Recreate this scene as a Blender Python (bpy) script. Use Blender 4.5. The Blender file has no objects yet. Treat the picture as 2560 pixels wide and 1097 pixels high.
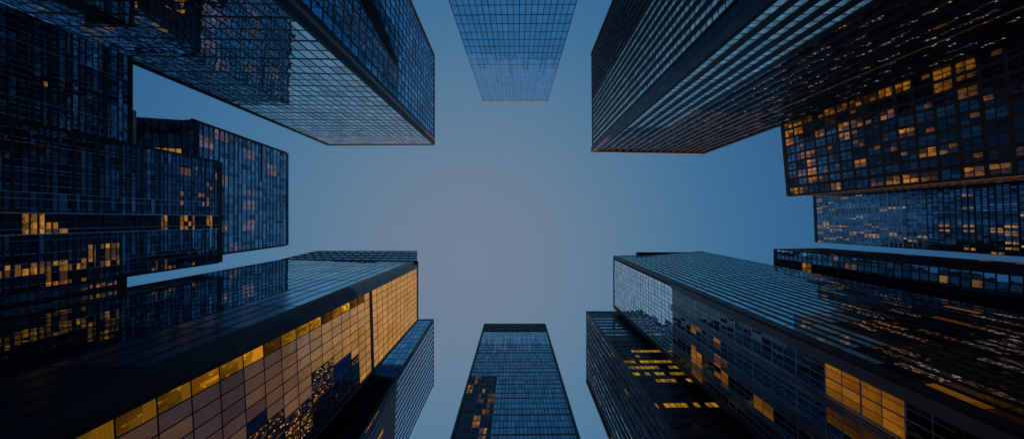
import bpy, math, random
from mathutils import Vector, Matrix
from mathutils.bvhtree import BVHTree

# ------------------------------------------------------------------ basics
sc = bpy.context.scene
col = sc.collection
F = 1209.0                       # focal length of the photograph, in its pixels
VX, VY = 1290.0, 548.0           # where the verticals meet
EYE = 1.6                        # camera height above the plaza


def W(px, py, h):
    """Point at height h (above the eye) seen at pixel px, py."""
    return Vector(((px - VX) / F * h, (py - VY) / F * h, h + EYE))


def tag(o, label=None, cat=None, group=None, kind=None):
    if label: o['label'] = label
    if cat: o['category'] = cat
    if group: o['group'] = group
    if kind: o['kind'] = kind
    return o


def empty(name, loc):
    o = bpy.data.objects.new(name, None)
    o.location = loc
    o.empty_display_size = 2
    col.objects.link(o)
    return o


class MB:
    """collects quads and boxes, then links them as ONE mesh object"""
    def __init__(self):
        self.v, self.f, self.mi, self.at, self.uv = [], [], [], [], []

    def quad(self, a, b, c, d, mi=0, at=None):
        n = len(self.v)
        self.v += [a, b, c, d]
        self.f.append((n, n + 1, n + 2, n + 3))
        self.mi.append(mi)
        self.at.append(at or (0, 0, 0, 0))

    def hexa(self, p, mi=0):
        """p: 8 points, bottom ring 0-3 and top ring 4-7"""
        n = len(self.v)
        self.v += list(p)
        for q in ((0, 3, 2, 1), (4, 5, 6, 7), (0, 1, 5, 4), (1, 2, 6, 5), (2, 3, 7, 6), (3, 0, 4, 7)):
            self.f.append(tuple(n + i for i in q))
            self.mi.append(mi)
            self.at.append((0, 0, 0, 0))

    def ring(self, lo, hi, mi=0, caps=True):
        """prism between two polygons"""
        n = len(self.v); k = len(lo)
        self.v += list(lo) + list(hi)
        for i in range(k):
            j = (i + 1) % k
            self.f.append((n + i, n + j, n + k + j, n + k + i))
            self.mi.append(mi); self.at.append((0, 0, 0, 0))
        if caps:
            self.f.append(tuple(n + k + i for i in range(k)))
            self.f.append(tuple(n + i for i in reversed(range(k))))
            self.mi += [mi, mi]; self.at += [(0, 0, 0, 0)] * 2

    def build(self, name, mats, parent=None, attr=False, fix=True):
        me = bpy.data.meshes.new(name)
        off = parent.location if parent else Vector((0, 0, 0))
        me.from_pydata([tuple(Vector(p) - off) for p in self.v], [], self.f)
        if not isinstance(mats, (list, tuple)): mats = [mats]
        for m in mats: me.materials.append(m)
        if len(mats) > 1:
            me.polygons.foreach_set('material_index', self.mi)
        if attr:
            a = me.attributes.new('pane', 'FLOAT_COLOR', 'FACE')
            flat = []
            for t in self.at: flat += list(t)
            a.data.foreach_set('color', flat)
            uv = me.uv_layers.new(name='UVMap')
            flat = []
            for f in self.f:
                flat += [0, 0, 1, 0, 1, 1, 0, 1]
            uv.data.foreach_set('uv', flat)
        me.update()
        o = bpy.data.objects.new(name, me)
        col.objects.link(o)
        o.parent = parent
        return o


# ------------------------------------------------------------------ materials
def nodes(name):
    m = bpy.data.materials.new(name)
    m.use_nodes = True
    nt = m.node_tree
    nt.nodes.clear()
    out = nt.nodes.new('ShaderNodeOutputMaterial')
    return m, nt, out


def metal(name, colr, rough=0.45, metallic=0.6, var=0.35, scale=0.4, spec=0.5):
    m, nt, out = nodes(name)
    N, L = nt.nodes, nt.links
    b = N.new('ShaderNodeBsdfPrincipled')
    geo = N.new('ShaderNodeNewGeometry')
    mp = N.new('ShaderNodeMapping'); mp.inputs['Scale'].default_value = (scale * 3, scale * 3, scale * .5)
    L.new(geo.outputs['Position'], mp.inputs[0])
    nz = N.new('ShaderNodeTexNoise'); nz.inputs['Scale'].default_value = 1.0; nz.inputs['Detail'].default_value = 5
    L.new(mp.outputs[0], nz.inputs['Vector'])
    r = N.new('ShaderNodeValToRGB')
    r.color_ramp.elements[0].position = .3; r.color_ramp.elements[1].position = .72
    r.color_ramp.elements[0].color = [c * (1 - var) for c in colr] + [1]
    r.color_ramp.elements[1].color = [min(1, c * (1 + var)) for c in colr] + [1]
    L.new(nz.outputs[0], r.inputs[0])
    L.new(r.outputs[0], b.inputs['Base Color'])
    b.inputs['Metallic'].default_value = metallic
    b.inputs['Specular IOR Level'].default_value = spec
    rr = N.new('ShaderNodeMapRange'); rr.inputs[3].default_value = rough * .7; rr.inputs[4].default_value = min(1, rough * 1.3)
    L.new(nz.outputs[0], rr.inputs[0]); L.new(rr.outputs[0], b.inputs['Roughness'])
    L.new(b.outputs[0], out.inputs[0])
    return m


def glass(name, tint=(.8, .9, 1), r0=.3, ior=1.5, rough=.03, wave=.1, wscale=.5, dark=(.01, .014, .025),
          warm=(.64, .22, .015), warm2=(.7, .32, .03), strength=1.0, varr=.5, detail=1.0, soft=0., sparse=False):
    """one pane: coated reflecting face over a dark room, which may be lit or carry a painted reflection.
    attribute pane: r lit or painted glow, g random, b reflectance factor, a hue"""
    m, nt, out = nodes(name)
    N, L = nt.nodes, nt.links

    def math_(op, a, b=None, clamp=False):
        n = N.new('ShaderNodeMath'); n.operation = op; n.use_clamp = clamp
        for i, x in enumerate((a, b)):
            if x is None: continue
            if isinstance(x, (int, float)): n.inputs[i].default_value = x
            else: L.new(x, n.inputs[i])
        return n.outputs[0]
    at = N.new('ShaderNodeAttribute'); at.attribute_name = 'pane'
    sp = N.new('ShaderNodeSeparateColor'); L.new(at.outputs['Color'], sp.inputs[0])
    lit, rnd, refl, hue = sp.outputs[0], sp.outputs[1], sp.outputs[2], at.outputs['Alpha']
    geo = N.new('ShaderNodeNewGeometry')
    # gentle waviness of rolled panes
    nz = N.new('ShaderNodeTexNoise'); nz.inputs['Scale'].default_value = wscale; nz.inputs['Detail'].default_value = 1.5
    ofs = N.new('ShaderNodeVectorMath'); ofs.operation = 'ADD'
    cx = N.new('ShaderNodeCombineXYZ')
    for i in range(3): L.new(math_('MULTIPLY', rnd, (31.0, 47.0, 73.0)[i]), cx.inputs[i])
    L.new(geo.outputs['Position'], ofs.inputs[0]); L.new(cx.outputs[0], ofs.inputs[1])
    L.new(ofs.outputs[0], nz.inputs['Vector'])
    bp = N.new('ShaderNodeBump'); bp.inputs['Strength'].default_value = 1.0; bp.inputs['Distance'].default_value = wave
    L.new(nz.outputs[0], bp.inputs['Height'])
    fr = N.new('ShaderNodeFresnel'); fr.inputs['IOR'].default_value = ior
    L.new(bp.outputs[0], fr.inputs['Normal'])
    R = math_('ADD', math_('MULTIPLY', fr.outputs[0], 1 - r0), r0)
    R = math_('MULTIPLY', R, refl)
    R = math_('MULTIPLY', R, math_('SUBTRACT', 1.0, math_('MULTIPLY', lit, .45)), True)
    gl = N.new('ShaderNodeBsdfGlossy'); gl.inputs['Roughness'].default_value = rough
    k = math_('ADD', math_('MULTIPLY', rnd, varr), 1 - varr * .6)
    tn = N.new('ShaderNodeMix'); tn.data_type = 'RGBA'; tn.blend_type = 'MULTIPLY'; tn.inputs[0].default_value = 1
    tn.inputs[6].default_value = (*tint, 1)
    cc = N.new('ShaderNodeCombineColor')
    for i in range(3): L.new(k, cc.inputs[i])
    L.new(cc.outputs[0], tn.inputs[7])
    L.new(tn.outputs[2], gl.inputs['Color']); L.new(bp.outputs[0], gl.inputs['Normal'])
    df = N.new('ShaderNodeBsdfDiffuse')
    dm = N.new('ShaderNodeMix'); dm.data_type = 'RGBA'; dm.blend_type = 'MULTIPLY'; dm.inputs[0].default_value = 1
    dm.inputs[6].default_value = (*[c * 1.6 for c in dark], 1); L.new(cc.outputs[0], dm.inputs[7])
    L.new(dm.outputs[2], df.inputs['Color'])
    # the lit room: ceiling brighter, dark furniture and blinds, small lamps
    uv = N.new('ShaderNodeUVMap'); uv.uv_map = 'UVMap'
    su = N.new('ShaderNodeSeparateXYZ'); L.new(uv.outputs[0], su.inputs[0])
    ux, uy = su.outputs[0], su.outputs[1]
    def white(a, b, c):
        w = N.new('ShaderNodeTexWhiteNoise'); w.noise_dimensions = '3D'
        c3 = N.new('ShaderNodeCombineXYZ')
        for i_, x in enumerate((a, b, c)):
            if isinstance(x, (int, float)): c3.inputs[i_].default_value = x
            else: L.new(x, c3.inputs[i_])
        L.new(c3.outputs[0], w.inputs['Vector'])
        return w.outputs[0]
    seed = math_('MULTIPLY', rnd, 97.0)
    cols = math_('FLOOR', math_('MULTIPLY', ux, 3.0 * detail))
    rows = math_('FLOOR', math_('MULTIPLY', uy, 2.6 * detail))
    cell_ = white(cols, rows, seed)
    strip_ = white(cols, 3.0, seed)
    room = math_('ADD', math_('MULTIPLY', math_('MULTIPLY', cell_, strip_), 1.1), .22)
    room = math_('MULTIPLY', room, math_('ADD', math_('MULTIPLY', uy, .9), .45))
    # a blind drawn part of the way
    drawn = math_('MULTIPLY', white(1.0, 2.0, seed), .9)
    blind = math_('GREATER_THAN', uy, math_('SUBTRACT', 1.05, drawn))
    slat = math_('ADD', math_('MULTIPLY', math_('SINE', math_('MULTIPLY', uy, 60.0)), .06), .62)
    # ceiling lamps
    lamp = math_('MULTIPLY', math_('GREATER_THAN', white(math_('FLOOR', math_('MULTIPLY', ux, 7.0 * detail)), math_('FLOOR', math_('MULTIPLY', uy, 6.0 * detail)), seed), .93), .7)
    inner = math_('ADD', room, lamp)
    pat = math_('ADD', math_('MULTIPLY', blind, slat), math_('MULTIPLY', math_('SUBTRACT', 1.0, blind), inner))
    if sparse:      # only scattered small specks show, partly as painted reflections
        pat = math_('ADD', math_('MULTIPLY', lamp, 1.7), math_('MULTIPLY', math_('MULTIPLY', room, cell_), .14))
    n2 = N.new('ShaderNodeTexNoise'); n2.inputs['Scale'].default_value = .35; n2.inputs['Detail'].default_value = 1
    L.new(geo.outputs['Position'], n2.inputs['Vector'])
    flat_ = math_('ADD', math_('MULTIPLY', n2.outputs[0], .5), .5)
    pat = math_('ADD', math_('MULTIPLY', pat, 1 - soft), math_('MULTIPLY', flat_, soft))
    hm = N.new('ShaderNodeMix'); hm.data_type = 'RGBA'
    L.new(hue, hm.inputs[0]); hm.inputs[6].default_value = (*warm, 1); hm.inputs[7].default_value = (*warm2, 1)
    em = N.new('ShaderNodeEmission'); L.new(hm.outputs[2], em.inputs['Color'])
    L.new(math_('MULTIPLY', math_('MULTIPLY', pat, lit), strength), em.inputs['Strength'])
    ad = N.new('ShaderNodeAddShader'); L.new(df.outputs[0], ad.inputs[0]); L.new(em.outputs[0], ad.inputs[1])
    mx = N.new('ShaderNodeMixShader'); L.new(R, mx.inputs[0]); L.new(ad.outputs[0], mx.inputs[1]); L.new(gl.outputs[0], mx.inputs[2])
    L.new(mx.outputs[0], out.inputs[0])
    return m


M = {}
M['black'] = metal('black_metal', (.012, .013, .018), .5, .2, spec=.3)
M['navy'] = metal('navy_metal', (.02, .027, .045), .45, .3, spec=.35)
M['bronze'] = metal('bronze_metal', (.16, .07, .035), .35, .8)
M['alu'] = metal('pale_aluminium', (.42, .46, .52), .45, .3, var=.2)
M['steel'] = metal('grey_steel', (.34, .38, .44), .32, .9)
M['brown'] = metal('brown_cladding', (.15, .10, .082), .6, .0, spec=.25)
M['polished'] = metal('polished_aluminium', (.72, .77, .84), .28, 1.0, var=.15)
M['sun_tint'] = metal('sun_tinted_frame', (.17, .06, .03), .5, .0)  # dark frame with the sun's warm glow near the roof put into its colour
M['umber'] = metal('dark_bronze_frame', (.03, .021, .02), .45, .2, spec=.35)
M['copper'] = metal('copper_trim', (.5, .2, .09), .4, .55, var=.3)
M['core'] = metal('core_wall', (.012, .014, .02), .7, .0, spec=.2)
M['roof'] = metal('roof_felt', (.03, .03, .035), .8, .0)
M['slate'] = metal('slate_panel', (.1, .13, .18), .5, .1)
M['render'] = metal('pale_render', (.62, .66, .72), .6, .0, var=.1)

# ------------------------------------------------------------------ towers
class Tower:
    def __init__(self, name, label, H, corners, group=None, wall='core', roof_t=.9):
        """corners: ring of (x0,y0,x1,y1) pixels (top and a lower point of that edge) or ('w', X, Y) a plain vertical edge"""
        self.H, self.name = H, name
        self.lines = []
        for c in corners:
            if c[0] == 'w':
                self.lines.append((Vector((c[1], c[2], 0)), Vector((0, 0, 0))))
            else:
                x0, y0, x1, y1 = c
                a = Vector((x0 - VX, y0 - VY)); b = Vector((x1 - VX, y1 - VY))
                t = W(x0, y0, H); t.z = 0
                z1 = H * a.length / b.length
                q = W(x1, y1, z1); q.z = 0
                s = (q - t) / (z1 - H)
                self.lines.append((t, s))
        self.cen = sum((l[0] for l in self.lines), Vector((0, 0, 0))) / len(self.lines)
        self.root = empty(name, (self.cen.x, self.cen.y, 0))
        tag(self.root, label, 'skyscraper', group)
        self.panes = []
        self.wall = wall
        self.roof_t = roof_t

    def at(self, i, z):
        t, s = self.lines[i]
        p = t + s * (z - self.H)
        return Vector((p.x, p.y, z + EYE))

    def ringpts(self, z, grow=0.0, zz=None):
        out = []
        pts = [self.at(i, z) for i in range(len(self.lines))]
        n = len(pts)
        for i in range(n):
            a, b, c = pts[i - 1], pts[i], pts[(i + 1) % n]
            d1 = (b - a); d1.z = 0; d1.normalize()
            d2 = (c - b); d2.z = 0; d2.normalize()
            n1 = Vector((d1.y, -d1.x, 0)); n2 = Vector((d2.y, -d2.x, 0))
            if n1.dot(b - self.cen.xyz) < 0 and n1.dot(a - self.cen) < 0: n1 = -n1
            if n2.dot(b - self.cen) < 0 and n2.dot(c - self.cen) < 0: n2 = -n2
            m = n1 + n2
            m = m / max(.3, (1 + n1.dot(n2)))
            p = b + m * grow
            p.z = (z if zz is None else zz) + EYE
            out.append(p)
        return out

    def shell(self, zlo=-EYE, roofmat='roof', edge=.12):
        H = self.H
        mb = MB()
        mb.ring(self.ringpts(zlo, -.55), self.ringpts(H - .3, -.55))
        self.core = mb.build('wall', M[self.wall], self.root)
        self.core_mb = mb
        mb = MB()
        mb.ring(self.ringpts(H, edge, H - .35), self.ringpts(H, edge, H + self.roof_t))
        mb.build('roof', M[roofmat], self.root)

    def post(self, i, size, mat, zlo=-EYE, zhi=None, name='corner_column', shift=(0, 0)):
        zhi = self.H - .35 if zhi is None else zhi
        mb = MB()
        a, b = self.at(i, zlo), self.at(i, zhi)
        h = size / 2
        sh = Vector((shift[0], shift[1], 0))
        k = [Vector((-h, -h, 0)), Vector((h, -h, 0)), Vector((h, h, 0)), Vector((-h, h, 0))]
        mb.hexa([a + sh + q for q in k] + [b + sh + q for q in k])
        return mb.build(name, M[mat], self.root)

    def face(self, i, j, gl, nb=12, fh=3.6, mw=.2, md=.15, sh=.5, sd=.1, frame='navy', frame_hi=None, zsplit=None,
             zlo=-EYE, zhi=None, inset=.015, tilt=.004, cell=None, major=0, mmaj=0, mjf=2.0, irregular=0., seed=1, u0=0., u1=1.,
             hframe=None, jit=0., extra=None):
        """the curtain wall between corner lines i and j: a mullion grid and its panes"""
        rng = random.Random(seed)
        H = self.H
        zhi = H - .35 if zhi is None else zhi
        n = (self.at(j, H) - self.at(i, H)); n.z = 0
        wid = n.length
        n = Vector((n.y, -n.x, 0)).normalized()
        mid = (self.at(i, H) + self.at(j, H)) / 2
        if n.dot(mid - self.cen) < 0: n = -n

        def P(u, z, d):
            return self.at(i, z).lerp(self.at(j, z), u) + n * d
        # bay and floor lines
        us = [u0 + (u1 - u0) * k / nb for k in range(nb + 1)]
        if irregular:
            for k in range(1, nb): us[k] += rng.uniform(-irregular, irregular) * (u1 - u0) / nb
        nf = max(1, round((zhi - zlo) / fh))
        zs = [zhi - (zhi - zlo) * k / nf for k in range(nf + 1)]
        if irregular:
            for k in range(1, nf): zs[k] += rng.uniform(-irregular, irregular) * .7 * fh
        fr = MB()
        fr2 = MB()

        def box(mb, ua, ub, za, zb, d1, mi):
            d0 = -inset - .06
            mb.hexa([P(ua, za, d1), P(ub, za, d1), P(ub, za, d0), P(ua, za, d0),
                     P(ua, zb, d1), P(ub, zb, d1), P(ub, zb, d0), P(ua, zb, d0)], mi)
        mats = [M[frame], M[frame_hi or frame], M[hframe or frame]]
        hm = M[hframe or frame]
        zs_split0 = zs_split = zsplit if zsplit is not None else zlo
        for k, u in enumerate(us):
            w = mw * (mmaj and k % mmaj == 0 and mjf or 1.0)
            if jit: w *= rng.uniform(1 - jit, 1 + jit)
            hw = w / 2 / wid
            if jit and zsplit is not None: zs_split = zs_split0 + rng.uniform(-9, 9)
            ua, ub = max(u0, u - hw), min(u1, u + hw)
            dd = md * (1.0 if not jit else rng.uniform(1 - jit, 1 + jit * .3))
            if zs_split > zlo + 1:
                box(fr, ua, ub, zlo, zs_split, dd, 0)
                box(fr, ua, ub, zs_split, zhi, dd, 1)
            else:
                box(fr, ua, ub, zlo, zhi, dd, 1 if frame_hi else 0)
        ks = []
        for k, z in enumerate(zs):
            h = sh * (major and k % major == 0 and mjf or 1.0)
            if jit: h *= rng.uniform(1 - jit, 1 + jit)
            ks.append(h)
            za, zb = max(zlo, z - h / 2), min(zhi, z + h / 2)
            if zb - za < .02: continue
            box(fr, u0 + .0004, u1 - .0004, za, zb, sd if sd != md else sd - .004, 2 if hframe else 1 if (frame_hi and z >= zs_split0 + (rng.uniform(-9, 9) if jit else 0)) else 0)
        if extra: extra(fr, box, wid)
        o = fr.build('mullion_grid', mats, self.root)
        # panes
        for a in range(nb):
            for b in range(nf):
                z1, z0 = zs[b] - ks[b] * .4, zs[b + 1] + ks[b + 1] * .4
                wl, wr = (mw * (mmaj and k_ % mmaj == 0 and mjf or 1.0) * .4 / wid for k_ in (a, a + 1))
                ua, ub = us[a] + wl, us[a + 1] - wr
                uc, zc = (ua + ub) / 2, (z0 + z1) / 2
                at = cell(uc, zc / H, rng, a, b) if cell else (0, rng.random(), 1, 0)
                if at is None: continue
                g_ = gl
                if len(at) > 4: g_, at = at[4], at[:4]
                # a small tilt of the pane in its frame
                e0, e1, e2 = (rng.gauss(0, tilt) for _ in range(3))
                q = [P(ua, z0, -inset + e0), P(ub, z0, -inset + e1), P(ub, z1, -inset + e1 + e2), P(ua, z1, -inset + e0 + e2)]
                if (q[1] - q[0]).cross(q[3] - q[0]).dot(n) < 0:
                    q = [q[1], q[0], q[3], q[2]]
                self.panes.append((q, at, g_, n))
        return P, n, wid


ALL = []


def done(t):
    ALL.append(t)
    return t


def pxarea(q):
    pts = []
    for p in q:
        h = p.z - EYE
        if h < 2: return 0
        x, y = p.x / h * F + VX, p.y / h * F + VY
        pts.append((min(2560, max(0, x)), min(1097, max(0, y))))
    s = 0
    for k in range(4):
        x0, y0 = pts[k]; x1, y1 = pts[(k + 1) % 4]
        s += x0 * y1 - x1 * y0
    return abs(s) / 2


def finish_windows():
    """each tower: the 100 panes that show largest are windows of their own, the rest one mesh"""
    vs, fs = [], []
    for t in ALL:
        n = len(vs)
        m = t.core.data
        off = t.root.location
        vs += [tuple(v.co + off) for v in m.vertices]
        fs += [tuple(n + k for k in p.vertices) for p in m.polygons]
    tree = BVHTree.FromPolygons(vs, fs)
    eye = Vector((0, 0, EYE))
    for t in ALL:
        ranked = []
        for k, (q, at, gl, n) in enumerate(t.panes):
            a = pxarea(q)
            if a > 6:
                c = sum(q, Vector((0, 0, 0))) / 4
                d = c - eye
                if n.dot(d) >= 0: a = 0
                else:
                    hit = tree.ray_cast(eye, d.normalized())
                    if hit[0] is not None and hit[3] < d.length - .1: a = 0
            ranked.append((a, k))
        ranked.sort(reverse=True)
        own = {k for a, k in ranked[:100] if a > 6}
        rest = {}
        for k, (q, at, gl, n) in enumerate(t.panes):
            if k in own:
                mb = MB(); mb.quad(*q, 0, at)
                o = mb.build('window', gl, t.root, attr=True)
                if at[0] > .5: o['label'] = 'window lit warm orange from inside or with painted glow'
            else:
                r = rest.setdefault('all', (MB(), []))
                if gl not in r[1]: r[1].append(gl)
                r[0].quad(*q, r[1].index(gl), at)
        for mb, gls in rest.values():
            o = mb.build('window_glazing', gls, t.root, attr=True)
            o['kind'] = 'stuff'


def hsh(*k):
    return random.Random(hash(k)).random()


def rl(rng, p, lo=.5, hi=1.1):
    return rng.uniform(lo, hi) if rng.random() < p else 0.0


#CORNERSEC
# ---- 1. mirror glass tower, upper left
gA = glass('mirror_glass_silver', (.80, .95, 1), .85, 1.6, .02, .05, .4, dark=(.012, .02, .035), varr=.35)
gA2 = glass('mirror_glass_blue', (.42, .74, 1.0), .7, 1.5, .03, .04, .35, dark=(.006, .02, .05), varr=.5)
A = Tower('glass_tower', 'dark mirror glass tower with black diamond grid and copper rib on its corner', 150,
          [(1085, 361, 690, 0), (820, 362, 330, 155), ('w', -58.3, -50.6), (1085, 140, 1024, 0)])
A.shell(roofmat='black')
def cA(u, z, r, a, b):
    w = rl(r, .012 if z < .6 else .004, .3, .7)
    return (w, r.random(), r.uniform(.8, 1.0), r.random())
A.face(0, 1, gA, nb=20, fh=3.6, mw=.2, md=.012, sh=.3, sd=.006, frame='umber', frame_hi='sun_tint', zsplit=136, major=2, cell=cA, tilt=.004, seed=11)
A.face(3, 0, gA2, nb=15, fh=3.6, mw=.3, md=.03, sh=.5, sd=.015, frame='black', cell=lambda u, z, r, a, b: (0, r.random(), r.uniform(.7, 1), 0), u1=.915, seed=12)
# corner column: dark cladding with a copper rib
def column_A():
    mb = MB()
    for (y0, y1, d) in ((-.15, -.95, .28), (-1.05, -1.6, .2), (-1.7, -2.25, .3)):
        lo, hi = A.at(0, -EYE), A.at(0, A.H - .35)
        mb.hexa([Vector((p.x + dx, p.y + dy, p.z)) for p in (lo, hi) for dx, dy in ((-.3, y1), (d, y1), (d, y0), (-.3, y0))])
    mb.build('corner_column', M['black'], A.root)
    mb = MB()
    lo, hi = A.at(0, -EYE), A.at(0, A.H - .35)
    mb.hexa([Vector((p.x + dx, p.y + dy, p.z)) for p in (lo, hi) for dx, dy in ((-.25, -1.7), (.24, -1.7), (.24, -.95), (-.25, -.95))])
    mb.build('corner_rib', M['copper'], A.root)
column_A()
A.post(0, .5, 'black', name='corner_post')
A.post(3, .5, 'black', name='corner_post')
A.post(1, .5, 'black', name='corner_post')
done(A)

# ---- 2. black finned tower, upper right
gB = glass('fin_tower_glass', (.92, 1, 1), .9, 1.6, .03, .02, .5, dark=(.01, .015, .03), varr=.35, warm2=(.16, .36, .55), soft=.3)  # cool glow painted in where the corner strips mirror bright sky
gB2 = glass('fin_speck_glass', (.7, .85, 1), .6, 1.5, .03, .03, .5, dark=(.004, .007, .014), varr=.4, warm=(.7, .25, .04), warm2=(.30, .42, .58), detail=1.0, sparse=True)
B = Tower('finned_tower', 'black tower with deep vertical fins and bright glass strips beside its bare corner', 150,
          [(1482, 377, 1890, 0), (1757, 382, 1965, 305), ('w', 57.7, -51), (1480, 137, 1537, 0)])
B.shell(roofmat='black')
def cB(u, z, r, a, b):
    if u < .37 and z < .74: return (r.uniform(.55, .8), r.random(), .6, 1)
    if r.random() < .015: return (r.uniform(.2, .8), r.random(), r.uniform(.5, 1.0), 0)
    return (r.uniform(.3, 1) * (r.random() < .45 and z > .3), r.random(), r.uniform(.5, 1.0), r.random() ** .5, gB2)
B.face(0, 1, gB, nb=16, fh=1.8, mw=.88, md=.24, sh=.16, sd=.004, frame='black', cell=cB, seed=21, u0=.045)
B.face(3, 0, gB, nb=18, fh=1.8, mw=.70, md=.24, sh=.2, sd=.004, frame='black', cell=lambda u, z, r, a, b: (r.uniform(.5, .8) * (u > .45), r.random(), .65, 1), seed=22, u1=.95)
B.post(0, 1.6, 'navy', shift=(.2, -.2))
B.post(0, .3, 'copper', name='corner_rib', shift=(-.5, .62), zlo=118)
mb = MB()
a, b = B.at(0, 148.4), B.at(1, 148.4)
mb.hexa([Vector((p.x, p.y + dy, p.z + dz)) for dz in (0, 1.2) for p, dy in ((a, -.3), (b, -.3), (b, .55), (a, .55))])
mb.build('cornice', M['copper'], B.root)
B.post(3, .8, 'black', name='corner_post')
B.post(1, .8, 'black', name='corner_post')
done(B)

# ---- 3. pale blue tower at the top
gC = glass('pale_blue_glass', (.6, .88, 1.0), .6, 1.5, .05, .015, .6, dark=(.02, .05, .09), varr=.4, warm=(.016, .15, .40), warm2=(.07, .26, .50), soft=.95)  # blue glow added to the panes to brighten their sky reflection
C = Tower('glass_tower', 'pale blue glass tower with fine white grid near its roof, between two dark towers', 160,
          [(1208, 254, 1122, 0), (1369, 254, 1443, 0), ('w', 10.5, -60), ('w', -10.9, -60)])
C.shell(roofmat='alu', edge=.05)
C.roof_t = .4
C.face(0, 1, gC, nb=20, fh=4.3, mw=.12, md=.01, sh=.28, sd=.005, frame='navy', frame_hi='polished', zsplit=122, major=0, jit=.25, cell=lambda u, z, r, a, b: (r.uniform(.75, .9), r.uniform(.3, .7), r.uniform(.45, .6), 0), seed=31)  # paler upper frame paints in the light reflected near the roof
C.face(3, 0, gC, nb=14, fh=4.3, mw=.2, md=.08, sh=.5, sd=.08, frame='navy', seed=32)
C.face(1, 2, gC, nb=14, fh=4.3, mw=.2, md=.08, sh=.5, sd=.08, frame='navy', seed=33)
done(C)

# ---- 4. blue slab at the bottom
gD = glass('deep_blue_glass', (.4, .75, 1.0), .4, 1.5, .04, .015, .5, dark=(.006, .02, .045), varr=.45)
D = Tower('glass_tower', 'blue slab tower with black louvre band under its roof and painted reflection of orange windows', 150,
          [(1212, 810, 1130, 1097), (1362, 810, 1447, 1097), ('w', 8.9, 52), ('w', -9.7, 52)])
D.shell(roofmat='black', edge=.05)
zD = 150 * 262 / 280
def cD(u, z, r, a, b):
    if u < .31 and z < .672:  # reflected dark building with orange lights, painted into these panes
        w = (.1 + .7 * r.random() ** 1.5) if hsh(4, a // 2, b // 2) < (.36 if z < .62 else .16) and r.random() < .7 else 0
        return (w, r.random(), .12, r.random())
    w = rl(r, .004, .3, .5)
    return (w, r.random(), r.uniform(.85, 1), 1)
D.face(0, 1, gD, nb=30, fh=2.5, mw=.1, md=.01, sh=.32, sd=.006, major=3, frame='navy', frame_hi='polished', zsplit=127, zhi=zD, cell=cD, jit=.45, seed=41)
D.face(0, 1, gD, nb=36, fh=9.6, mw=.3, md=.14, sh=.2, sd=.1, frame='black', zlo=zD + .02, cell=lambda u, z, r, a, b: (0, .3, .05, 0), seed=42)
D.face(0, 3, gD, nb=18, fh=3.7, mw=.15, md=.07, sh=.4, sd=.06, frame='navy', seed=43)
D.face(1, 2, gD, nb=18, fh=3.7, mw=.15, md=.07, sh=.4, sd=.06, frame='navy', seed=44)
D.post(0, .45, 'black', name='corner_post'); D.post(1, .45, 'black', name='corner_post')
done(D)

# ---- 5. golden tower, lower left
gF = glass('golden_glass', (1, .72, .42), .45, 1.5, .04, .05, .5, dark=(.05, .03, .02), warm=(.62, .285, .066), warm2=(.11, .066, .074), strength=1.2, varr=.25, soft=.85)  # sunset reflection painted in as a golden glow of the panes
gF3 = glass('lit_lobby_glass', (.8, .8, .9), .05, 1.5, .03, .02, .5, dark=(.03, .015, .01), warm=(.66, .23, .01), warm2=(.82, .38, .02), soft=.12, detail=1.3)
gF5 = glass('painted_city_reflection', (.6, .66, .85), .28, 1.5, .03, .06, .6, dark=(.012, .01, .012), varr=.5, warm=(.75, .25, .02), warm2=(.8, .42, .08), detail=1.6, sparse=True)  # reflection of the dark city and its lights, painted into the pane
gF4 = glass('satin_blue_panel', (.68, .92, 1), .88, 1.5, .2, .01, .3, dark=(.01, .03, .05), varr=.2)
gF2 = glass('blue_panel_glass', (.8, .96, 1), .7, 1.5, .02, .03, .3, dark=(.004, .012, .025), varr=.25)
HF = 104
Fg = Tower('golden_glass_tower', 'tower with glowing golden glass side, blue panelled front and dark rounded corner', HF,
           [(1043, 654, 740, 784), (705, 648, 305, 720), ('w', -50.5, 27), (1043, 800, 780, 1097)])
Fg.shell(roofmat='black', edge=.06)
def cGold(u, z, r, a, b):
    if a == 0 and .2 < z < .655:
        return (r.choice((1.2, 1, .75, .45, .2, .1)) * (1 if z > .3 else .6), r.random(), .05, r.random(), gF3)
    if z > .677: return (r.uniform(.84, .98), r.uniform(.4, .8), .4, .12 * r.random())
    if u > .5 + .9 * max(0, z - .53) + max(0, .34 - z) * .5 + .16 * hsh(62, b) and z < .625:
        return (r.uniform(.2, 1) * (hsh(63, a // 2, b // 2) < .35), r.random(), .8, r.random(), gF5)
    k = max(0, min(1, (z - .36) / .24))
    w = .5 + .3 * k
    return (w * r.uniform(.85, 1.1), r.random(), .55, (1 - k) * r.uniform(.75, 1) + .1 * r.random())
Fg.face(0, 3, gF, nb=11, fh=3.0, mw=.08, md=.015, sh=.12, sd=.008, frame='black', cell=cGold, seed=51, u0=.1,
        extra=lambda fr, box, wid: box(fr, .1, 1, HF * .672, HF * .682, .12, 0))
Fg.face(0, 1, gF2, nb=17, fh=11, mw=.15, md=.01, sh=.12, sd=.004, frame='black', cell=lambda u, z, r, a, b: (0, r.random(), r.uniform(.9, 1) * max(.12, min(1, (z - .2) / .3)), 0) + ((gF4,) if a < 4 else ()), seed=52, u0=.05)  # reflectance fades downwards, painting the darkness of the low floors
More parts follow.
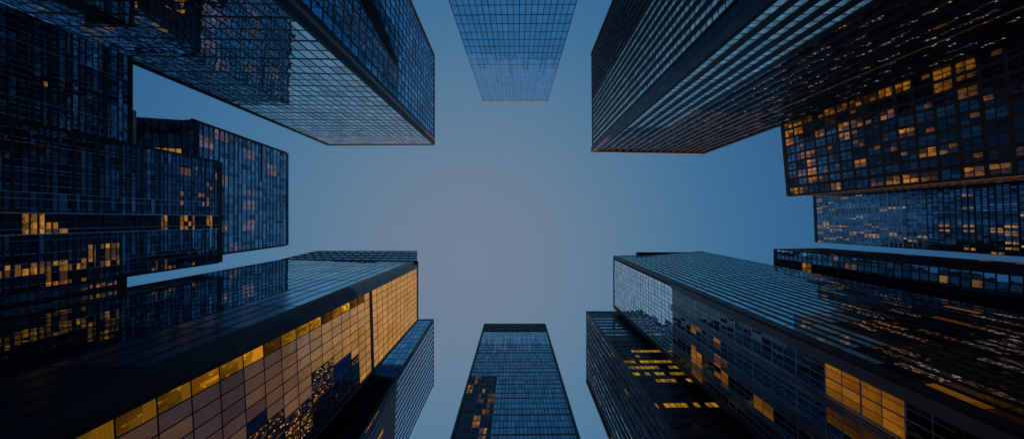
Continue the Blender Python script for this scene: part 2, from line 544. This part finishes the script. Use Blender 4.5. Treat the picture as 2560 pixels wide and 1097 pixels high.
def column_F():
    # a rounded dark column that turns the corner, bronze near the top
    for (za, zb, mat, nm) in ((-EYE, HF * .62, 'black', 'corner_column'), (HF * .62, HF - .35, 'bronze', 'corner_cladding')):
        mb = MB()
        def prof(p):
            out = []
            for k in range(9):
                t = math.pi / 2 * k / 8
                out.append(Vector((p.x - 1.35 + 1.5 * math.sin(t), p.y + 1.35 - 1.5 * math.cos(t), p.z)))
            out.append(Vector((p.x - 1.35, p.y + 1.35, p.z)))
            return out
        mb.ring(prof(Fg.at(0, za)), prof(Fg.at(0, zb)))
        z_ = za + 4
        while z_ < zb - 2:
            lo_, hi_ = prof(Fg.at(0, z_)), prof(Fg.at(0, z_ + .14))
            for q_ in lo_ + hi_:
                q_.x += .012; q_.y -= .012
            mb.ring(lo_, hi_)
            z_ += 6.8
        mb.build(nm, M[mat], Fg.root)
column_F()
Fg.post(3, .4, 'black', name='corner_post')
# glazed sloping crown above the cornice
def crown_F():
    lo = [W(1043, 653, HF + .9), W(706, 648, HF + .9), Vector((-49.5, 26, HF + .9 + EYE)), W(1043, 796, HF + .9)]
    h2 = 114.5
    hi = [W(1043, 628, h2), W(790, 628, h2), Vector((-46.5, 24, h2 + EYE)), W(1043, 780, h2)]
    mb = MB(); mb.ring(lo, hi)
    mb.at = [(0, .5, .9, 0)] * len(mb.f)
    me = mb.build('crown', [M['steel']], Fg.root)
    g = MB(); fr = MB()
    nb, nf = 14, 4
    n = Vector((0, -1, .12)).normalized()
    def P(u, v, d): return lo[0].lerp(lo[1], u).lerp(hi[0].lerp(hi[1], u), v) + n * d
    for k in range(nf + 1):
        v = k / nf
        e = .06
        a, b = max(0, v - e), min(1, v + e)
        fr.hexa([P(0, a, .12), P(1, a, .12), P(1, a, .0), P(0, a, .0), P(0, b, .12), P(1, b, .12), P(1, b, .0), P(0, b, .0)])
    for k in range(nb + 1):
        u = k / nb; e = .003
        a, b = max(0, u - e), min(1, u + e)
        fr.hexa([P(a, .001, .1), P(b, .001, .1), P(b, .001, .0), P(a, .001, .0), P(a, .999, .1), P(b, .999, .1), P(b, .999, .0), P(a, .999, .0)])
    rng = random.Random(5)
    for i in range(nb):
        for k in range(nf):
            q = [P(i / nb, k / nf, .05), P((i + 1) / nb, k / nf, .05), P((i + 1) / nb, (k + 1) / nf, .05), P(i / nb, (k + 1) / nf, .05)]
            g.quad(*q, 0, (0, rng.random(), .9, 0))
    fr.build('crown_frame', M['black'], Fg.root)
    o = g.build('crown_glazing', gF2, Fg.root, attr=True)
crown_F()
done(Fg)

# ---- 6. small blue tiled tower next to the golden one
gG = glass('blue_tile_glass', (.4, .75, 1.0), .6, 1.5, .05, .012, .6, dark=(.006, .02, .04), varr=.4)
G = Tower('tiled_tower', 'narrow tower with blue tiled front and white ribbed side, tucked behind the golden tower', 135,
          [(1083, 799, 895, 1097), ('w', -46, 28.2), ('w', -46, 46.5), (1083, 965, 1021, 1097)])
G.shell(roofmat='navy', edge=.05)
zG = 135 * .61
def cG(u, z, r, a, b):
    if z < .61: return (rl(r, .02, .3, .8), r.random(), .08, r.random())
    return (0, r.random(), r.uniform(.85, 1), 0)
G.face(0, 1, gG, nb=20, fh=3.9, mw=.08, md=.01, sh=.2, sd=.006, frame='black', cell=cG, seed=61)
G.face(0, 3, gG, nb=14, fh=3.9, mw=.66, md=.03, sh=.2, sd=.0, frame='black', frame_hi='polished', zsplit=135 * .66,
       cell=lambda u, z, r, a, b: (rl(r, .09 if z < .66 else 0, .3, .9), r.random(), .15, r.random()), seed=62)
G.post(0, .5, 'navy', name='corner_post')
done(G)

# ---- 7. left-hand cluster
gE = glass('night_glass', (.55, .74, 1.0), .06, 1.55, .04, .012, .8, dark=(.006, .010, .02), varr=.9, warm=(.62, .22, .02), warm2=(.72, .33, .035), detail=1.3)
gE3 = glass('dusk_glass', (.65, .84, 1.0), .5, 1.55, .05, .02, .8, dark=(.02, .022, .035), varr=.9, warm=(.38, .17, .10), warm2=(.30, .22, .21))
XE = -51.5
H2 = -XE * F / 742
E2 = Tower('office_tower', 'dark office tower with one long row of lit orange windows across its middle', H2,
           [(548, 405, 345, 365), ('w', XE - 6, -9.7), ('w', XE - 6, 7.6), (548, 655, 305, 691)])
E2.shell(roofmat='black', edge=.05)
def strip(u): return .535 < u < .66
def eb(k, a, b, r): return (.35 + 1.5 * hsh(k, b, a // 5) ** 2) * r.uniform(.8, 1.2) * max(.45, min(1, (math.sin(a * .8) * .15 + 1)))
def cE2(u, z, r, a, b):
    if strip(u):
        p = .7 if (.80 < z and math.sin(b * .9) > -.35) else (.7 if .60 < z < .66 or .525 < z < .55 else .02)
        w = (.15 + .85 * r.random()) if p > .1 and hsh(9, b // 2) < p and r.random() < .8 else 0
        return (w, r.random(), .25, r.random())
    if u > .76 and .5 < z < .76 and hsh(10, a // 2, b // 6) < .34: return ((.1 + .9 * r.random() ** 1.5) if r.random() < .6 else 0, r.random(), .4, r.random())
    if .1 < u < .5 and z > .82 and hsh(11, a // 2, b // 4) < .07: return (rl(r, .7, .2, .55), r.random(), 2, .1)
    if u > .8 and z > .74 and hsh(8, a // 2, b // 6) < .2: return (rl(r, .6, .1, .6), r.random(), 2, .2)
    if .1 < u < .45 and z > .83: return (rl(r, .1, .3, .7), r.random(), 1.6, .1)
    return (rl(r, .004, .3, .8), r.random(), eb(2, a, b, r) * (1 + 4.5 * max(0, z - .66)), r.random())
def exE(fr, box, wid):
    box(fr, .53, .537, -EYE, H2 - .4, .22, 1)
    box(fr, .66, .667, -EYE, H2 - .4, .22, 1)
E2.face(0, 3, gE, nb=24, fh=.85, mw=.05, md=.03, sh=.16, sd=.03, mjf=3, frame='steel', hframe='navy', major=4, cell=cE2, irregular=.3, jit=.7, seed=71, extra=exE)
E2.post(0, .3, 'black', name='corner_post'); E2.post(3, .3, 'black', name='corner_post')
done(E2)

H1 = -XE * F / 963
E1 = Tower('office_tower', 'dark glass office block with streaky vertical panes, directly under the upper left tower', H1,
           [('w', XE, -21.6), ('w', XE - 6, -21.6), ('w', XE - 6, -9.9), (327, 360, 110, 317)])
E1.roof_t = .3
E1.shell(roofmat='black', edge=.05)
E1.face(0, 3, gE, nb=18, fh=.9, mw=.05, md=.03, sh=.17, sd=.03, mjf=3, frame='steel', hframe='navy', major=4, irregular=.25, jit=.7, seed=72,
        cell=lambda u, z, r, a, b: (rl(r, .003, .3, .8), r.random(), eb(1, a, b, r) * (2.6 if z > .85 else 1.2), r.random()))
E1.post(3, .3, 'black', name='corner_post')
mb = MB()
a, b = W(341, 278, 54.5 * F / 949), W(341, 364, 54.5 * F / 949)
x0, x1, y0, y1, z0, z1 = -57, a.x, a.y, b.y, H1 + EYE + .3, a.z
mb.hexa([Vector(p) for p in ((x0, y0, z0), (x1, y0, z0), (x1, y1, z0), (x0, y1, z0), (x0, y0, z1), (x1, y0, z1), (x1, y1, z1), (x0, y1, z1))])
mb.build('plant_room', M['render'], E1.root)
done(E1)

H4 = -XE * F / 987
E4 = Tower('office_tower', 'low dark office block with big patches of orange windows, next to the golden tower', H4,
           [(303, 690, 0, 740), ('w', XE - 6, 7.6), ('w', XE - 6, 9.2), (303, 721, 0, 775)])
E4.shell(roofmat='black', edge=.05)
E4.face(0, 3, gE, nb=7, fh=.9, mw=.05, md=.03, sh=.17, sd=.03, mjf=3, frame='steel', hframe='navy', major=4, irregular=.2, jit=.6, seed=73,
        cell=lambda u, z, r, a, b: (((.1 + .9 * r.random() ** 1.5) if hsh(6, a // 2, b // 6) < (.5 if a < 4 else .12) and r.random() < .75 else 0), r.random(), .8, r.random()))
done(E4)

H3 = 124.5
E3 = Tower('apartment_tower', 'tall block with pale gridded glass and pinkish blinds, rearmost of the left cluster', H3,
           [(717, 383, 490, 303), ('w', -78, -17), ('w', -78, 6.5), (717, 612, 550, 635)])
E3.shell(zlo=87.5, roofmat='navy', edge=.05)
def cE3(u, z, r, a, b):
    w = r.uniform(.25, .9) if z < .96 and hsh(3, a // 2, b // 3) < (.16 if a < 11 else .05) else 0
    return (w, r.random(), r.uniform(.75, 1.1), r.random())
E3.face(0, 3, gE3, nb=22, fh=1.7, mw=.09, md=.05, sh=.34, sd=.03, frame='steel', hframe='navy', zlo=87.5, cell=cE3, jit=.5, irregular=.15, seed=74,
        extra=lambda fr, box, wid: box(fr, .0, .35, 112, 113.1, .2, 0))
E3.face(0, 1, gE3, nb=16, fh=2.0, mw=.1, md=.03, sh=.34, sd=.03, frame='navy', zlo=87.5, seed=76, cell=lambda u, z, r, a, b: (0, r.random(), .9, 0))
E3.post(0, .4, 'black', name='corner_post', zlo=87.5); E3.post(3, .4, 'black', name='corner_post', zlo=87.5)
done(E3)
H5 = 86.9
E5 = Tower('office_tower', 'black office block with few orange windows, wedged beside the pinkish gridded block', H5,
           [(490, 303, 345, 294), ('w', -75, -17), ('w', -75, 0), ('w', -57.5, 0)])
E5.shell(roofmat='black', edge=.05)
E5.face(0, 3, gE, nb=14, fh=1.6, mw=.12, md=.06, sh=.2, sd=.05, frame='black', seed=75, jit=.4,
        cell=lambda u, z, r, a, b: ((r.uniform(.3, 1) if (a in (4, 5) and z < .97 and hsh(5, b // 2) < .7) or hsh(7, a // 2, b // 2) < .04 else 0), r.random(), .8, r.random()))
done(E5)

E5.face(0, 1, gE, nb=12, fh=3.2, mw=.18, md=.05, sh=.3, sd=.04, frame='black', seed=77, cell=lambda u, z, r, a, b: (rl(r, .04, .3, .7), r.random(), 3, r.random()))
E2.face(0, 1, gE, nb=8, fh=1.7, mw=.08, md=.03, sh=.3, sd=.03, frame='navy', seed=78, cell=lambda u, z, r, a, b: (rl(r, .02, .3, .7), r.random(), 3, r.random()))
# ---- 8. louvred tower, lower right
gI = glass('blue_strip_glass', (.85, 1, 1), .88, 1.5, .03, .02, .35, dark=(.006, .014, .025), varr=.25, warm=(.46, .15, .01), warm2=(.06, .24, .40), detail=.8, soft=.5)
gI2 = glass('ribbed_side_glass', (.8, .96, 1), .22, 1.5, .03, .02, .4, dark=(.006, .008, .014), varr=.3, warm=(.42, .14, .008), warm2=(.5, .19, .012), detail=.7, soft=.8)
gI3 = glass('amber_hall_glass', (.8, .9, 1), .05, 1.5, .03, .02, .4, dark=(.01, .008, .006), warm=(.36, .112, .006), warm2=(.40, .135, .008), detail=1, soft=.6)
gI4 = glass('painted_reflection_specks', (.7, .85, 1), .5, 1.5, .03, .03, .5, dark=(.004, .007, .014), varr=.4, warm=(.6, .24, .04), warm2=(.5, .45, .4), detail=2.2, sparse=True)  # specks paint the neighbours' lights mirrored in the striped front
HI = 130
I = Tower('louvred_tower', 'big tower with black and blue striped front and dark ribbed side with orange windows', HI,
          [(1535, 641, 2080, 881), (1760, 629, 1940, 664), ('w', 50.5, 23.6), (1535, 768, 1900, 1097)])
I.shell(roofmat='black', edge=.05)
def cI(u, z, r, a, b):
    if a < 2 and z < .26: return ((r.uniform(.4, .6) if a == 0 else .08) if b % 4 else .03, r.random(), .2, 0)
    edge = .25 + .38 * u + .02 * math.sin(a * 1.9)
    if z > edge: return (.34, r.random(), r.uniform(.74, .84), 1)  # glow painted into the stripes above the edge as bright sky reflection
    if r.random() < .03: return (r.uniform(.1, .5), r.random(), .3, 0)
    return ((r.uniform(.15, .8) if hsh(13, a // 2, b) < (.55 if z < edge and z > edge - .2 else .22) and r.random() < .7 else 0), r.random(), r.uniform(.2, .5), r.random(), gI4)
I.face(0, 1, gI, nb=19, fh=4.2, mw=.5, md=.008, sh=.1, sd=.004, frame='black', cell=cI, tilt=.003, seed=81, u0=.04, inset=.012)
def cI2(u, z, r, a, b):
    g = hsh(12, a // 2, b // 2)
    if .250 < z < .312 and .06 < u < .46: return ((.85 if u < .31 else .16) * r.uniform(.6, 1.1), r.random(), .1, r.random(), gI3)
    if z < .3: return (0, r.random(), .2, 0)
    if (.455 < z < .485 or .53 < z < .555) and u > .34: return ((.1 + .8 * r.random()) if g < .6 and r.random() < .75 else 0, r.random(), .3, r.random())
    if z > .62: return (rl(r, .2, .2, .7) if z < .66 else 0, r.random(), 3.4, r.random())
    return (r.uniform(.2, .6) if g < .03 else 0, r.random(), .5, r.random())
def exI(fr, box, wid):
    for u in (.30, .55, .8):
        for k in range(4):
            c = u + k * .02
            box(fr, c - .0035, c + .0035, -EYE, HI * .63, .24, 1)
I.face(0, 3, gI2, nb=16, fh=2.1, mw=.06, md=.03, sh=.1, sd=.008, mmaj=2, major=2, frame='navy', frame_hi='steel', zsplit=HI * .22, cell=cI2, tilt=.008, seed=82, u0=.06, extra=exI)
I.post(0, .9, 'slate', name='corner_trim', shift=(.1, .5), zhi=HI * .62)
I.post(0, .7, 'navy', name='corner_post', shift=(.2, .1))
I.post(3, .8, 'navy', name='corner_post', shift=(.2, -.2))
# raised parapet step on the roof
mb = MB()
a, b = W(1590, 628, HI + 2.2), W(1758, 628, HI + 2.2)
mb.ring([Vector((a.x, a.y + .2, HI + EYE + .9)), Vector((b.x, a.y + .2, HI + EYE + .9)), Vector((b.x, a.y + 10, HI + EYE + .9)), Vector((a.x, a.y + 10, HI + EYE + .9))],
        [Vector((a.x, a.y + .2, a.z)), Vector((b.x, a.y + .2, a.z)), Vector((b.x, a.y + 10, a.z)), Vector((a.x, a.y + 10, a.z))])
mb.build('parapet', M['navy'], I.root)
done(I)

# ---- 9. dark block with lit floors
gJ = glass('lit_floor_glass', (.7, .85, 1), .4, 1.5, .05, .06, .6, dark=(.008, .01, .018), varr=.5, warm=(.6, .27, .015), warm2=(.66, .36, .03), detail=2.2)
HJ = 130
J = Tower('office_tower', 'dark tower with rows of yellow lit floors, beside the big striped tower', HJ,
          [(1467, 779, 1689, 1097), ('w', 46, 24.9), ('w', 46, 43.2), (1467, 950, 1527, 1097)])
J.shell(roofmat='navy', edge=.06)
LITF = {}
def cJ(u, z, r, a, b):
    if z > .76: return (0, r.random(), (1.3 if hsh(21, b) < .6 else .3) * r.uniform(.7, 1.1), 0)
    row = hsh(23, b)
    p = .8 if row < .34 else (.12 if row < .5 else .0)
    if hsh(22, a // 4, b) > .75: p = 0
    return (r.uniform(.35, 1.05) if r.random() < p else 0, r.random(), .12, r.random())
J.face(0, 1, gJ, nb=34, fh=3.3, mw=.1, md=.012, sh=1.7, sd=.01, frame='black', cell=cJ, seed=91)
J.face(0, 3, gJ, nb=12, fh=3.9, mw=.7, md=.14, sh=.3, sd=.01, frame='navy', jit=.5, seed=92,
       cell=lambda u, z, r, a, b: (rl(r, .06 if z < .75 else 0, .3, .9), r.random(), r.uniform(.5, 1.4), r.random()))
J.post(0, .6, 'navy', name='corner_post'); J.post(3, .6, 'navy', name='corner_post')
done(J)

# ---- 10. right-hand cluster
gL = glass('punched_window_glass', (.6, .75, 1), .12, 1.55, .05, .015, 1.0, dark=(.010, .014, .026), varr=.8, warm=(.66, .22, .015), warm2=(.68, .26, .015), detail=1.0)
HL = 106.7
Lb = Tower('gridded_office_tower', 'brown gridded tower with square windows, many lit orange, next to the black finned tower', HL,
           [(1957, 308, 2560, 97), ('w', 80, -22), ('w', 80, -5.4), (1973, 489, 2560, 434)], wall='core')
Lb.shell(roofmat='brown', edge=.08)
def cL(u, z, r, a, b):
    A_, B_ = a // 2, b // 2
    p = .3 if z > .8 else (.22 if z > .68 else .13)
    if A_ == 8: p = .48
    if A_ == 0: p = .8
    g = hsh(31, A_, B_)
    w = 0
    if g < p: w = (.35 + .65 * hsh(32, A_, B_)) * r.choice((1.2, 1, .8, .5, .25, .1))
    elif r.random() < .05: w = r.uniform(.1, .4)
    return (w, r.random(), (.3 + 1.7 * hsh(33, A_, B_) * max(.3, min(1, (z - .6) * 4))) * r.uniform(.8, 1.2), hsh(34, A_, B_))
Lb.face(0, 3, gL, nb=18, fh=1.72, mw=.1, md=.07, sh=.12, sd=.03, mmaj=2, major=2, mjf=5.0, frame='brown', cell=cL, jit=.15, seed=101,
        extra=lambda fr, box, wid: box(fr, .86, .872, -EYE, HL - .4, .4, 0))
Lb.face(3, 2, gL, nb=14, fh=1.72, mw=.3, md=.05, sh=.5, sd=.03, frame='black', seed=105, cell=lambda u, z, r, a, b: (r.uniform(.3, 1) if hsh(35, a, b) < .08 else 0, r.random(), r.uniform(.4, 1.6), r.random()))
Lb.post(0, .5, 'brown', name='corner_post'); Lb.post(3, .5, 'brown', name='corner_post')
done(Lb)

gM = glass('fine_grid_glass', (.6, .8, 1), .2, 1.55, .05, .015, 1, dark=(.012, .018, .035), varr=.9, warm=(.62, .24, .08), warm2=(.75, .4, .08), strength=1.0)
HM = 121
Mb = Tower('gridded_office_tower', 'blue tower with very fine dense grid and small orange lights, beside the brown one', HM,
           [(2038, 485, 2560, 441), ('w', 92, -8), ('w', 92, 5.8), (2043, 605, 2560, 641)])
Mb.shell(roofmat='navy', edge=.05)
def cM(u, z, r, a, b):
    p = .05 + (.22 if u > .6 else 0) + (.1 if z > .9 else 0)
    if u > .93: p = .02
    return (r.uniform(.3, 1) if hsh(41, a, b // 2) < p * .8 else 0, r.random(), (.45 + .9 * hsh(42, a // 3, b // 6)) * (1.5 if .2 < u < .6 else 1) * r.uniform(.85, 1.15), r.random())
Mb.face(0, 3, gM, nb=28, fh=1.15, mw=.09, md=.03, sh=.26, sd=.02, frame='navy', frame_hi='steel', zsplit=88, jit=.4, cell=cM, seed=102)
done(Mb)

Mb.face(3, 2, gM, nb=16, fh=2.3, mw=.2, md=.03, sh=.5, sd=.02, frame='black', seed=106, cell=lambda u, z, r, a, b: (r.uniform(.3, 1) if hsh(43, a, b) < .07 else 0, r.random(), 1, r.random()))
HN = 102
gN = glass('strip_window_glass', (.6, .8, 1), .2, 1.55, .04, .01, .8, dark=(.008, .014, .028), varr=.8)
Nb = Tower('office_tower', 'low dark tower with one strip of pale windows, behind the big striped tower', HN,
           [(1940, 623, 2560, 690), (2062, 621, 2560, 659), ('w', 66, 30), ('w', 54.9, 30)])
Nb.shell(roofmat='navy', edge=.05)
def cN(u, z, r, a, b):
    if a in (0, 1): return (rl(r, .1 if z < .85 else 0, .3, .8), r.random(), 3.6 if z > .8 else 2.2, r.random())
    return (r.uniform(.3, 1) if hsh(51, a // 2, b // 2) < .04 else 0, r.random(), .3 + 1.2 * hsh(52, a // 3, b // 4), r.random())
Nb.face(0, 3, gN, nb=24, fh=1.5, mw=.12, md=.04, sh=.16, sd=.03, frame='navy', cell=cN, seed=103, jit=.3)
Nb.face(0, 1, gN, nb=8, fh=2.6, mw=.3, md=.08, sh=.3, sd=.06, frame='navy', cell=lambda u, z, r, a, b: (rl(r, .05, .4, 1), r.random(), .6, r.random()), seed=104)
done(Nb)

finish_windows()

# ------------------------------------------------------------------ ground
m, nt, out = nodes('plaza_paving')
N, L = nt.nodes, nt.links
b = N.new('ShaderNodeBsdfPrincipled'); b.inputs['Roughness'].default_value = .8
br = N.new('ShaderNodeTexBrick'); br.inputs['Scale'].default_value = 1.0
br.inputs['Color1'].default_value = (.16, .155, .15, 1); br.inputs['Color2'].default_value = (.13, .13, .13, 1); br.inputs['Mortar'].default_value = (.05, .05, .05, 1)
g = N.new('ShaderNodeNewGeometry'); L.new(g.outputs['Position'], br.inputs['Vector'])
L.new(br.outputs[0], b.inputs['Base Color']); L.new(b.outputs[0], out.inputs[0])
mb = MB(); S = 3000
mb.quad((-S, -S, 0), (S, -S, 0), (S, S, 0), (-S, S, 0))
o = mb.build('ground', m); tag(o, kind='structure')

# ------------------------------------------------------------------ sky and sun
SUN_EL, SUN_AZ = math.radians(14), math.atan2(.87, .5)   # towards the lower right of the picture
w = bpy.data.worlds.new('World'); sc.world = w; w.use_nodes = True
nt = w.node_tree; nt.nodes.clear(); N, L = nt.nodes, nt.links
out = N.new('ShaderNodeOutputWorld')
sky = N.new('ShaderNodeTexSky'); sky.sky_type = 'NISHITA'; sky.sun_disc = False
sky.sun_elevation = math.radians(1.5); sky.sun_rotation = math.pi / 2 - SUN_AZ
bg1 = N.new('ShaderNodeBackground'); bg1.inputs[1].default_value = .05
L.new(sky.outputs[0], bg1.inputs[0])
tc = N.new('ShaderNodeTexCoord')
nrm = N.new('ShaderNodeVectorMath'); nrm.operation = 'NORMALIZE'; L.new(tc.outputs['Generated'], nrm.inputs[0])
ax = (W(1175, 650, 1209) - Vector((0, 0, EYE))).normalized()
dt = N.new('ShaderNodeVectorMath'); dt.operation = 'DOT_PRODUCT'; L.new(nrm.outputs[0], dt.inputs[0]); dt.inputs[1].default_value = ax
ac = N.new('ShaderNodeMath'); ac.operation = 'ARCCOSINE'; ac.use_clamp = False; L.new(dt.outputs['Value'], ac.inputs[0])
dv = N.new('ShaderNodeMath'); dv.operation = 'DIVIDE'; dv.inputs[1].default_value = math.pi / 2; L.new(ac.outputs[0], dv.inputs[0])
rp = N.new('ShaderNodeValToRGB'); L.new(dv.outputs[0], rp.inputs[0])
cr = rp.color_ramp; cr.interpolation = 'B_SPLINE'
stops = [(0, (.160, .206, .291)), (.1, (.142, .204, .294)), (.2, (.090, .190, .296)), (.3, (.042, .150, .292)), (.42, (.013, .104, .252)),
         (.55, (.004, .055, .15)), (.75, (.002, .012, .035)), (1, (.004, .01, .025))]
while len(cr.elements) < len(stops): cr.elements.new(.5)
for e, (p, c) in zip(cr.elements, stops): e.position = p; e.color = (*c, 1)
bg2 = N.new('ShaderNodeBackground'); bg2.inputs[1].default_value = 1.0; L.new(rp.outputs[0], bg2.inputs[0])
ad = N.new('ShaderNodeAddShader'); L.new(bg1.outputs[0], ad.inputs[0]); L.new(bg2.outputs[0], ad.inputs[1])
L.new(ad.outputs[0], out.inputs[0])

sl = bpy.data.lights.new('sun', 'SUN'); sl.energy = 2.5; sl.angle = math.radians(.5); sl.color = (1, .55, .28)
so = bpy.data.objects.new('sun', sl); col.objects.link(so)
sd = Vector((math.cos(SUN_AZ) * math.cos(SUN_EL), math.sin(SUN_AZ) * math.cos(SUN_EL), math.sin(SUN_EL)))
so.rotation_euler = (-sd).to_track_quat('-Z', 'Y').to_euler()
so.location = (0, 0, 300)

# ------------------------------------------------------------------ camera
cam = bpy.data.cameras.new('camera'); co = bpy.data.objects.new('camera', cam); col.objects.link(co)
co.location = (0, 0, EYE); co.rotation_euler = (math.pi, 0, 0)
cam.sensor_width = 36; cam.lens = 36 * F / 2560
cam.shift_x = -(VX - 1280) / 2560
cam.shift_y = (VY - 548.5) / 2560
cam.clip_end = 8000; cam.clip_start = .1
sc.camera = co

sc.render.engine = 'CYCLES'
sc.cycles.use_denoising = True
sc.cycles.max_bounces = 6
sc.view_settings.view_transform = 'Standard'
sc.view_settings.look = 'None'
sc.view_settings.exposure = 0
